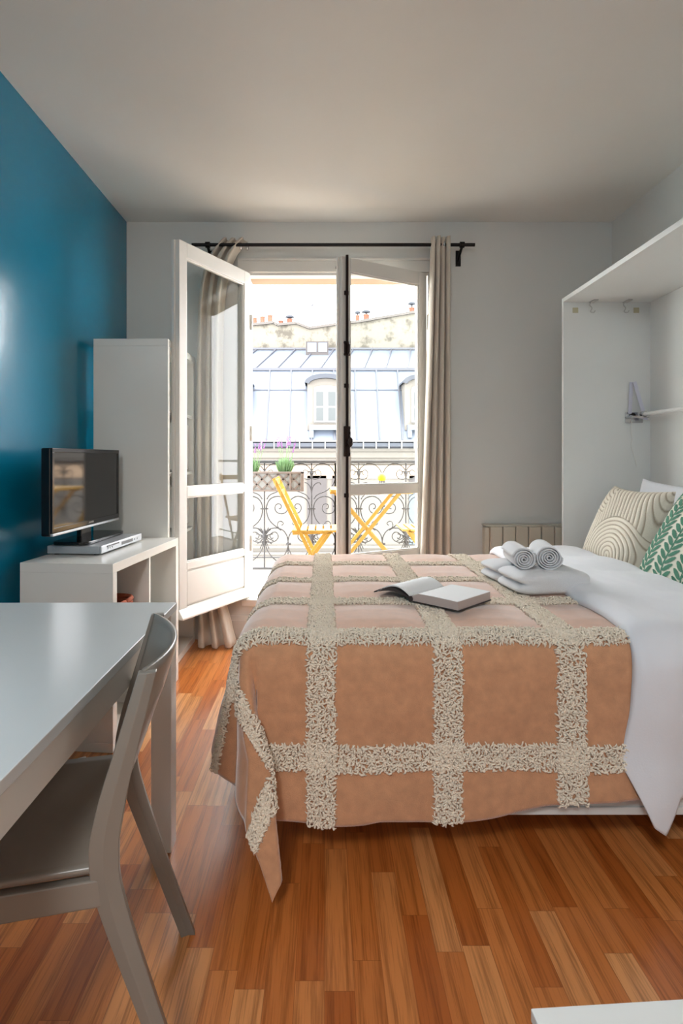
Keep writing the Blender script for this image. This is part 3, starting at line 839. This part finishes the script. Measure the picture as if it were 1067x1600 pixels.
# local x = along spine (away), local -y = right-hand page block, +y = left-hand pages
SL = .205
def block(sgn, wd_, hfun, z0f, nm, m):
    vs = []; n = 18
    for i in range(n+1):
        f = i/n; y = sgn*wd_*f
        for x in (0, SL): vs.append((x, y, z0f(f))); vs.append((x, y, hfun(f)))
    fs = []
    for i in range(n):
        a = i*4; b = a+4
        fs += [(a, a+1, b+1, b), (a+2, b+2, b+3, a+3), (a+1, a+3, b+3, b+1), (a, b, b+2, a+2)]
    fs += [(0, 2, 3, 1), (n*4, n*4+1, n*4+3, n*4+2)]
    return MB().add(vs, fs).build(nm, m, bk, smooth=False)
block(-1, .185, lambda f: .010+.020*min(1, f*6)**.5+.002*math.sin(f*3), lambda f: .004, 'page_block', M['pagedge'])
block(-1, .184, lambda f: .0108+.020*min(1, f*6)**.5+.002*math.sin(f*3), lambda f: .0098+.020*min(1, f*6)**.5+.002*math.sin(f*3), 'page', M['paper'])
block(1, .150, lambda f: .012+.036*math.sin(min(1, f*1.05)*math.pi)**.8*(1-.25*f)+.001, lambda f: .010+.036*math.sin(min(1, f*1.05)*math.pi)**.8*(1-.25*f)-.006*f*(1-f), 'page', M['paper'])
block(1, .165, lambda f: .008+.030*math.sin(f*math.pi)*(1-.2*f), lambda f: .004+.020*math.sin(f*math.pi)*(1-.2*f), 'page_block', M['cover'])
block(-1, .189, lambda f: .004, lambda f: .001, 'book_cover', M['cover'])
MB().tube([(-.002, 0, .010), (SL+.002, 0, .010)], .010, 10).build('spine', M['cover'], bk)

# ------------------------------------------------------------------ unseen fill lamp, added behind the viewer to brighten the room
cl = thing('added_fill_lamp', 'unseen round fill lamp added on the ceiling behind the viewer', 'lamp', (-.45, -1.1, ZC))
MB().lathe([(.17, 0), (.20, -.02), (.20, -.05), (.16, -.075), (.02, -.085)]).build('fill_lamp_shade', M['opal'], cl, smooth=True)
ld = bpy.data.lights.new('fill_disk_light', 'AREA'); ld.shape = 'DISK'; ld.size = .6; ld.energy = FILL_ENERGY*.58; ld.color = (.97, .985, 1)  # added disk light, general fill for the room
lo = bpy.data.objects.new('fill_disk_light', ld); C.objects.link(lo); lo.location = (-.45, -1.1, ZC-.10)
ud = bpy.data.lights.new('bare_fill_point', 'POINT'); ud.energy = FILL_ENERGY*.62; ud.shadow_soft_size = .15; ud.color = (.97, .985, 1)  # bare point light added in free air below the shade, lifts the ceiling
uo = bpy.data.objects.new('bare_fill_point', ud); C.objects.link(uo); uo.location = (-.45, -1.1, ZC-.32)

# ------------------------------------------------------------------ balcony
YRAIL = 4.80
bal = MB().box(-2.6, 2.8, YO+.04, 5.0, .05, .20)
tag(bal.build('balcony_slab', M['tile'], None, bevel=.01), 'pale stone floor slab of the balcony', 'balcony')
C.objects['balcony_slab']['kind'] = 'structure'
rl = thing('balcony_railing', 'grey wrought-iron balcony railing with scrollwork', 'railing', (0, YRAIL, 0))
MB().box(-2.2, 2.4, -.02, .02, 1.128, 1.152).build('top_rail', M['iron'], rl, bevel=.003)
MB().box(-2.2, 2.4, -.012, .012, .246, .262).build('bottom_rail', M['iron'], rl)
MB().box(-2.2, 2.4, -.008, .008, .340, .348).build('lower_bar', M['iron'], rl)
PX_M = YRAIL/FPX; PER = 73.6*PX_M
def rp(px, pz, x0, flip, cx):        # crop-pixels of the first bay -> local
    x = (px-165)/7.11*PX_M
    z = EYE - ((pz/7.11+690)-VY)*PX_M
    if flip: x = PER - x
    return (x0 + x, 0, z)
def spiral(cx, cz, r0, a0, turns, cw, n=26):
    out = []
    for k in range(n+1):
        f = k/n; a = a0 + (1 if cw else -1)*turns*2*math.pi*f; r = r0*(1-f*.85)
        out.append((cx+r*math.cos(a), cz+r*math.sin(a)))
    return out
X0 = (413.2-VX)*PX_M
for bay in range(-4, 5):
    x0 = X0 + bay*PER
    if x0 > 2.1 or x0 < -2.1: continue
    mb = MB()
    for flip in (False, True):
        f = lambda P: [rp(p[0], p[1], x0, flip, 0) for p in P]
        # heart lobe with inner spiral
        A = [(425, 715), (395, 645), (325, 608), (240, 630), (193, 700), (190, 790), (225, 880), (300, 950), (350, 985)]
        mb.tube(catmull(f(A), 5), .0052, 6)
        B = [(425, 715), (410, 775), (365, 800), (310, 790), (282, 750), (290, 705), (325, 690), (350, 710), (345, 740), (325, 745)]
        mb.tube(catmull(f(B), 5), .0045, 6)
        # lower scroll
        D = [(430, 1135), (415, 1050), (370, 985), (300, 960), (225, 970), (180, 1010)]
        mb.tube(catmull(f(D), 5), .0052, 6)
        E = [(430, 1135), (412, 1210), (370, 1280), (300, 1330)]
        mb.tube(catmull(f(E), 5), .0052, 6)
        G = [(180, 1110), (230, 1120), (290, 1100), (318, 1055), (295, 1010), (255, 1010), (225, 1040), (240, 1075), (265, 1070)]
        mb.tube(catmull(f(G), 5), .0048, 6)
        # small curl
        H = [(350, 985), (310, 940), (318, 895), (350, 885), (375, 910), (355, 930)]
        mb.tube(catmull(f(H), 4), .004, 6)
        # sheaf of leaves at the upright
        for dx, dz in ((70, -60), (95, -20), (45, -75), (80, 70), (50, 110), (100, 40)):
            K = [(165, 1050), (165+dx*.55, 1050+dz*.8), (165+dx, 1050+dz*1.25)]
            mb.tube(catmull(f(K), 4), [.006]*8+[.002] if False else .0042, 5)
        # lower fan
        mb.tube(catmull(f([(172, 1100), (190, 1190), (240, 1270), (310, 1335)]), 5), .0045, 6)
        # upper scroll under the top rail
        T = [(165, 330), (200, 280), (270, 245), (350, 262), (405, 320), (425, 400), (400, 480), (330, 545), (230, 590), (190, 640)]
        mb.tube(catmull(f(T), 5), .0048, 6)
        T2 = [(165, 400), (200, 420), (255, 400), (268, 350), (245, 318), (212, 325), (205, 355), (225, 368)]
        mb.tube(catmull(f(T2), 5), .0042, 6)
        T3 = [(165, 590), (175, 520), (205, 470), (250, 455), (270, 480)]
        mb.tube(catmull(f(T3), 5), .0045, 6)
    xm = x0 + PER/2
    mb.tube([rp(165+7.11*73.6/2, 1130, x0, False, 0), rp(165+7.11*73.6/2, 1380, x0, False, 0)], .005, 6)
    for px, pz in ((425, 715), (430, 1135)):
        c = rp(px+3, pz, x0, False, 0); mb.box(c[0]-.02, c[0]+.02, -.009, .009, c[2]-.008, c[2]+.008)
    mb.build('scroll_panel', M['iron'], rl, smooth=True)
    up = MB().tube([(x0, 0, .262), (x0, 0, 1.13)], .0065, 6)
    for pz in (745, 1050, 335):
        c = rp(165, pz, x0, False, 0); up.box(c[0]-.032, c[0]+.032, -.009, .009, c[2]-.006, c[2]+.006)
    c = rp(165, 1050, x0, False, 0); up.tube([(c[0], 0, c[2]-.07), (c[0], 0, c[2]), (c[0], 0, c[2]+.07)], [.006, .022, .006], 8)
    c = rp(165, 350, x0, False, 0); up.tube([(c[0], 0, c[2]-.04), (c[0], 0, c[2]), (c[0], 0, c[2]+.03)], [.006, .018, .006], 8)
    up.build('upright', M['iron'], rl)
MB().box(.082, .104, -.014, .014, .05, 1.13).build('post', M['black'], rl)

# planter
plt_ = thing('planter_box', 'weathered trellis-patterned planter box hooked inside the balcony railing', 'planter', (-.48, 4.66, .905))
MB().box(-.36, .305, -.07, .07, 0, .012).build('base', M['planter'], plt_)
b_ = MB(); b_.box(-.36, .305, -.062, -.056, .012, .150); b_.box(-.36, .305, .056, .064, .012, .150)
b_.build('inner_panel', M['planterpane'], plt_)
b_ = MB(); b_.box(-.37, .315, -.076, -.060, .142, .158); b_.box(-.37, .315, -.074, -.060, 0, .014); b_.box(-.37, .315, .060, .076, .142, .158)
b_.box(-.37, -.356, -.074, .074, 0, .158); b_.box(.29, .315, -.076, .074, 0, .158); b_.box(.20, .215, -.072, -.060, .0, .15)
b_.build('frame', M['planter'], plt_, bevel=.003)
lt_ = MB(); 
for k in range(-3, 9):
    for sgn in (1, -1):
        xa = -.36 + k*.085; xb = xa + sgn*.13
        za, zb_ = .014, .142
        # clip to the box
        def clip(x1, z1, x2, z2):
            t0, t1 = 0, 1
            dx = x2-x1
            for lim, s_ in ((-.356, 1), (.29, -1)):
                pass
            lo_, hi_ = -.356, .29
            if dx > 0: t0 = max(0, (lo_-x1)/dx); t1 = min(1, (hi_-x1)/dx)
            else: t0 = max(0, (hi_-x1)/dx); t1 = min(1, (lo_-x1)/dx)
            return t0, t1
        t0, t1 = clip(xa, za, xb, zb_)
        if t1-t0 > .05:
            lt_.bar((xa+(xb-xa)*t0, -.064, za+(zb_-za)*t0), (xa+(xb-xa)*t1, -.064, za+(zb_-za)*t1), .008, .013, (0, 1, 0))
lt_.build('lattice', M['planter'], plt_)
MB().box(-.355, .29, -.056, .056, .012, .125).build('soil', mat('dark_soil', (70, 54, 42), .95, bump=.5), plt_)

for x in (-.25, .2):
    MB().tube(catmull([(x, .07, .10), (x, .10, .16), (x, .13, .252), (x, .155, .250), (x, .165, .22)]), .004, 6).build('hook', M['iron'], plt_)

def lavender(x, label, sc=1.0, seed=1):
    rr = random.Random(seed)
    e = thing('lavender_plant', label, 'plant', (x, 4.66, 1.030), 0)
    fo = MB()
    for k in range(420):
        a = rr.random()*6.283; q = rr.random()**.6; r_ = .085*sc*q; h = (.16 - .05*q*q)*sc*(.6+.4*rr.random())
        x1, y1 = r_*math.cos(a), r_*math.sin(a)*.7
        p0 = Vector((x1*.35, y1*.35, 0)); p1 = Vector((x1, y1, h)); t = rr.random()*.5+.1
        c = p0.lerp(p1, t); d = (p1-p0).normalized(); s_ = d.orthogonal().normalized(); s_.rotate(Matrix.Rotation(rr.random()*6.28, 3, d))
        ww = .0035
        fo.add([c-s_*ww, c+s_*ww, p1+s_*.0008, p1-s_*.0008], [(0, 1, 2, 3)])
    fo.build('foliage', M['leaf'], e)
    for k in range(8):
        a = rr.random()*6.283; r_ = .02+.07*rr.random(); h = (.19+.06*rr.random())*sc
        p1 = Vector((r_*math.cos(a)*1.1, r_*math.sin(a)*.7, h)); p0 = Vector((r_*math.cos(a)*.4, r_*math.sin(a)*.3, .02))
        fl = MB(); d = (p1-p0).normalized()
        for q in range(5):
            c = p1 + d*(.009*q)
            fl.tube([c-d*.006, c, c+d*.006], [.003, .0085-.001*q, .003], 6)
        for q in range(3):
            s_ = d.orthogonal().normalized(); s_.rotate(Matrix.Rotation(q*2.1, 3, d)); tip = p1+d*.05
            fl.add([tip-s_*.002, tip+s_*.002, tip+d*.022+s_*.012, tip+d*.02+s_*.006], [(0, 1, 2, 3)])
        b = fl.build('flower_spike', M['lavender'], e, smooth=True)
        MB().tube([p0, p1], .0016, 5).build('stem', M['stem'], b)
    return e
lavender((445-VX)/FPX*4.66, 'bushy lavender in purple bloom at the right of the planter box', 1, 3)
lavender((393-VX)/FPX*4.66, 'lavender at the left of the planter box, half hidden by the open window leaf', .9, 5)

# bistro chairs
def bistro_chair():
    e = thing('bistro_chair', 'yellow folding bistro chair under the planter box on the balcony', 'chair', (-.13, 4.34, .20))
    ox = -.13
    for sy in (-1, 1):
        y = sy*.175
        MB().bar((-.368-ox, y, .825), (.035-ox, y, 0), .012, .026, (0, 1, 0)).build('back_upright', M['yellow'], e, bevel=.002)
        MB().bar((.045-ox, y*.88, .44), (-.272-ox, y*.88, 0), .012, .026, (0, 1, 0)).build('front_leg', M['yellow'], e, bevel=.002)
        MB().bar((-.232-ox, y*.88, .425), (.06-ox, y*.88, .435), .012, .022, (0, 1, 0)).build('seat_rail', M['yellow'], e)
    for k in range(6):
        x = -.235-ox + k*.058
        MB().box(x, x+.046, -.19, .19, .436, .450).build('seat_slat', M['yellow'], e, bevel=.002)
    for z in (.795, .715):
        x = -.368-ox + (.825-z)*.488
        MB().bar((x, -.19, z), (x, .19, z), .010, .042, (1, 0, .2)).build('back_slat', M['yellow'], e, bevel=.002)
    return e
c1 = bistro_chair()
c2 = copy_tree(c1); c2.location = (.80, 4.40, .20); c2.rotation_euler = (0, 0, math.pi)
c2['label'] = 'yellow folding bistro chair right of the balcony table, mostly behind the curtain'
bt = thing('bistro_table', 'yellow folding bistro table with crossed legs on the balcony', 'table', (.32, 4.45, .20))
for k in range(6):
    MB().box(-.275, .33, -.24+k*.082, -.24+k*.082+.07, .722, .740).build('top_slat', M['yellow'], bt, bevel=.002)
for sy in (-1, 1):
    y = sy*.17
    MB().bar((.245, y, .72), (-.35, y, 0), .014, .026, (0, 1, 0)).build('leg', M['yellow'], bt, bevel=.002)
    MB().bar((-.245, y*.9, .72), (.37, y*.9, 0), .014, .026, (0, 1, 0)).build('leg', M['yellow'], bt, bevel=.002)
    MB().box(-.28, .335, y-.01, y+.01, .705, .722).build('top_rail', M['yellow'], bt)
MB().box(-.225, -.205, -.235, -.215, 0, .722).build('support_bar', M['yellow'], bt)
yp = thing('yellow_pot', 'small lemon-yellow pot on dark wire legs on the balcony table', 'pot', (.44, 4.42, .94))
MB().lathe([(.012, .056), (.026, .06), (.034, .078), (.034, .095), (.022, .112), (.004, .116)]).build('bowl', M['lemon'], yp, smooth=True)
for a in range(3):
    t = a*2.09+.3
    MB().tube([(.018*math.cos(t), .018*math.sin(t), .062), (.034*math.cos(t), .034*math.sin(t), 0)], .003, 6).build('leg', M['black'], yp)
cn = MB()
def cf(i, j):
    x = -.07+.14*i; y = -.05+.10*j
    return (x, y, .004+.045*abs(noise.noise(Vector((x*22, y*18, 2))))*math.sin(math.pi*i)**.5*math.sin(math.pi*j)**.5)
o = cn.grid(cf, 24, 18).build('crumpled_napkin', M['coral'], None, smooth=True, solid=.003, loc=(.285, 4.40, .942))
tag(o, 'crumpled coral napkin on the yellow balcony table', 'napkin')

# ------------------------------------------------------------------ building across the street
YF2 = 20.0
ob_ = thing('opposite_building', 'pale building across the street with zinc mansard roof and dormers', 'building', (0, YF2, 0))
def L2(p): return (p[0], p[1]-YF2, p[2])
zg = at(0, 700, YF2).z
MB().box(-9, 12, 0, 1.0, -12, zg-.55).build('facade_wall', M['stone'], ob_)
co = MB().prism([(0, zg-.55), (-.12, zg-.55), (-.15, zg-.38), (-.3, zg-.33), (-.3, zg-.16), (-.42, zg-.1), (-.42, zg-.02), (.3, zg-.02), (.3, zg-.55)], 'x', -9, 12)
co.build('cornice', M['stone'], ob_)
co2 = MB().box(-9, 12, -.06, .02, zg-1.05, zg-.60); co2.build('frieze', M['tan'], ob_)
gt = MB().prism([(-.46, zg+.20), (-.56, zg+.16), (-.58, zg+.04), (-.5, zg-.02), (-.36, zg-.02), (-.32, zg+.2)], 'x', -9, 12)
gt.build('gutter', M['gutter'], ob_)
gb = MB()
for k in range(-20, 28): gb.box(.0+k*.43, .04+k*.43, -.60, -.56, zg-.03, zg+.22)
gb.box(-9, 12, -.57, -.45, zg+.2, zg+.24)
gb.build('gutter_brackets', M['oldframe'], ob_)
ztop = at(0, 577, 21.2).z
mr = MB().add([(-9, -.3, zg+.22), (12, -.3, zg+.22), (12, 1.2, ztop), (-9, 1.2, ztop), (-9, 3, zg), (12, 3, zg)], [(0, 1, 2, 3), (0, 3, 4), (1, 5, 2)])
mr.build('mansard_roof', M['zinc'], ob_)
sm = MB()
def onm(x, f): return Vector((x, -.3+1.5*f-.03, zg+.22+(ztop-zg-.22)*f))
for k in range(-10, 14):
    x = (419-VX)/FPX*20.5 + k*.78
    sm.bar(onm(x, .0), onm(x, 1), .05, .06, (1, 0, 0))
sm.bar(onm(-9, .70), onm(12, .70), .03, .03, (0, 0, 1)); sm.bar(onm(-9, 1.0), onm(12, 1.0), .10, .12, (0, 0, 1))
sm.build('roof_seams', M['zincseam'], ob_)
zr1 = at(0, 547, 24).z
ur = MB().add([(-9, 1.2, ztop), (12, 1.2, ztop), (12, 4.0, zr1), (-9, 4.0, zr1-.0)], [(0, 1, 2, 3)])
ur.build('upper_roof', M['zinc'], ob_)
us = MB()
for k in range(-10, 14):
    x = (400-VX)/FPX*21.5 + k*.80
    us.bar((x, 1.2, ztop+.04), (x+.55, 4.0, zr1+.04), .05, .06, (1, 0, 0))
us.bar((-9, 3.98, zr1+.05), (12, 3.98, zr1+.05), .08, .08, (0, 0, 1))
us.build('upper_roof_seams', M['zincseam'], ob_)
# skylight on the upper roof
a = at(478, 553, 23.2); b = at(513, 541, 23.6)
sk = MB(); sk.box(a.x, b.x, 3.2, 3.5, a.z-.1, b.z+.12); sk.build('skylight', M['shutter'], ob_)
sk2 = MB(); sk2.box(a.x+.06, a.x+.42, 3.19, 3.2, a.z+.08, b.z+.06); sk2.box(a.x+.50, b.x-.06, 3.19, 3.2, a.z+.08, b.z+.06)
sk2.build('skylight_panes', M['zinc'], ob_)
# dormers
def dormer(uc):
    cx_ = (uc-VX)/FPX*19.8; s_ = 19.8/FPX
    z = lambda v: EYE-(v-VY)*s_
    wd_ = 29*s_
    body = MB(); n = 14
    def arc(hw_, zs, rise): return [(cx_+hw_*math.cos(math.pi*(1-k/n)), zs+rise*math.sin(math.pi*k/n)) for k in range(n+1)]
    # front wall ring with opening
    out = [(cx_-wd_, z(672))] + arc(wd_, z(598), 9*s_) + [(cx_+wd_, z(672))]
    body.prism(out, 'y', -.12, 1.0)
    d_ = body.build('dormer', M['stone'], ob_)
    hd = MB()
    o1 = arc(wd_+4*s_, z(598), 14*s_); o2 = arc(wd_-3*s_, z(600), 9*s_)
    vs = []
    for (x1, z1), (x2, z2) in zip(o1, o2): vs += [(x1, -.30, z1), (x2, -.30, z2), (x1, 1.1, z1), (x2, 1.1, z2)]
    fs = []
    for k in range(n):
        a_ = k*4; b_2 = a_+4; fs += [(a_, b_2, b_2+1, a_+1), (a_, a_+2, b_2+2, b_2), (a_+1, b_2+1, b_2+3, a_+3)]
    hd.add(vs, fs); hd.build('dormer_hood', M['gutter'], d_)
    wf = MB(); ww = 19*s_
    wf.prism([(cx_-ww, z(660))] + arc(ww, z(607), 5*s_) + [(cx_+ww, z(660))], 'y', -.16, -.12)
    f_ = wf.build('window_frame', M['oldframe'], d_)
    pn = MB()
    for sx in (-1, 1):
        for (v0, v1) in ((612, 634), (637, 657)):
            xa, xb = sorted((cx_+sx*4*s_, cx_+sx*15*s_)); pn.box(xa, xb, -.175, -.16, z(v1), z(v0))
    pn.build('window_panes', M['winpane'], f_)
    sb = MB().box(cx_-ww-.1, cx_+ww+.1, -.35, -.1, z(672), z(665)); sb.box(cx_-ww-.15, cx_-ww, -.30, -.1, z(684), z(664)); sb.box(cx_+ww, cx_+ww+.15, -.30, -.1, z(684), z(664))
    sb.build('dormer_sill', M['zinc'], d_)
for uc in (509, 359, 662): dormer(uc)
# facade windows
fw = MB()
def fbox(mb, u0, u1, v0, v1, d0=-.06, d1=0.02, Y=20.0):
    p = at(u0, v1, Y); q = at(u1, v0, Y); return mb.box(p.x, q.x, d0, d1, p.z, q.z)
fbox(MB(), 480, 510, 743, 822).build('shutter', M['shutter'], ob_)
fbox(MB(), 519, 546, 743, 822).build('shutter', M['shutter'], ob_)
fbox(MB(), 639, 668, 768, 850).build('shutter', M['blueshutter'], ob_)
fbox(MB(), 639, 668, 743, 753).build('shutter', M['shutter'], ob_)
ld_ = MB(); fbox(ld_, 380, 700, 852, 856, -.10, .02); fbox(ld_, 380, 700, 862, 866, -.10, .02); ld_.build('string_course', M['stone'], ob_)
# old party wall behind with chimney pots
pw_ = thing('chimney_wall', 'old stained party wall topped with chimney pots above the zinc roof', 'wall', (0, 24.2, 0))
YW = 24.2
tl = [(200, 519), (392, 509), (428, 505), (433, 509), (463, 506), (484, 514), (530, 507), (560, 504), (600, 497), (655, 488), (760, 478), (900, 462)]
P2 = [(at(u, v, YW).x, at(u, v, YW).z) for u, v in tl]
poly = P2 + [(P2[-1][0], 3), (P2[0][0], 3)]
MB().prism(poly, 'y', 0, .6).build('plaster_wall', M['oldwall'], pw_)
cp_ = MB()
for (x1, z1), (x2, z2) in zip(P2[:-1], P2[1:]): cp_.bar((x1, .3, z1+.03), (x2, .3, z2+.03), .8, .10, (0, 1, 0))
cp_.build('coping', mat('grey_coping', (70, 66, 62), .9), pw_)
def pot(u, v0, v1, wpx, cap=None):
    a_ = at(u, v0, YW); b_3 = at(u, v1, YW); r_ = wpx/2*YW/FPX; h = b_3.z-a_.z
    p = MB().lathe([(r_*.95, 0), (r_, h*.1), (r_*.92, h*.2), (r_*.88, h*.85), (r_, h*.9), (r_, h)], (a_.x, .3, a_.z), 14).build('chimney_pot', M['terracotta'], pw_, smooth=True)
    if cap:
        cw, ch_ = cap; k = MB().lathe([(.02, 0), (cw/2*YW/FPX, .02), (cw/2*YW/FPX*.9, .10), (.04, .16)], (a_.x, .3, b_3.z+ch_*YW/FPX), 16)
        k.tube([(a_.x, .3, b_3.z), (a_.x, .3, b_3.z+ch_*YW/FPX+.05)], .04, 6); k.build('cowl', M['gutter'], p, smooth=True)
for u, v0, v1, w_ in ((397, 505, 494, 7), (409, 504, 492, 9), (421, 502, 490, 9)): pot(u, v0, v1, w_)
pot(438, 507, 499, 9); pot(452, 506, 496, 10, (16, 1)); pot(559, 504, 490, 7, (9, 2)); pot(573, 502, 489, 10, (15, 2)); pot(645, 490, 478, 10, (14, 4))
pot(380, 506, 494, 8)
an = thing('antenna', 'thin rooftop television aerial above the old wall', 'antenna', (at(488, 510, 24.5).x, 24.5, at(488, 512, 24.5).z))
MB().tube([(0, 0, -.3), (0, 0, 1.75)], .03, 6).build('mast', M['gutter'], an)
ae = MB()
ae.tube([(-.2, 0, .85), (.55, -.2, 1.15)], .02, 5)
for k in range(5): ae.tube([(-.15+k*.16, -.02-k*.05, .72+k*.065), (-.15+k*.16, -.02-k*.05, 1.0+k*.065)], .012, 5)
ae.tube([(-.55, .1, 1.45), (-.05, 0, 1.6)], .02, 5)
for k in range(4): ae.tube([(-.5+k*.13, .05, 1.36+k*.03), (-.5+k*.13, .05, 1.58+k*.03)], .012, 5)
ae.build('aerial_arms', M['gutter'], an)
# street level ground
struct(MB().box(-30, 30, 4.2, 40, -12.2, -12).build('street_ground', mat('pale_asphalt', (150, 148, 144), .9)), 'street surface far below the balcony', 'street')
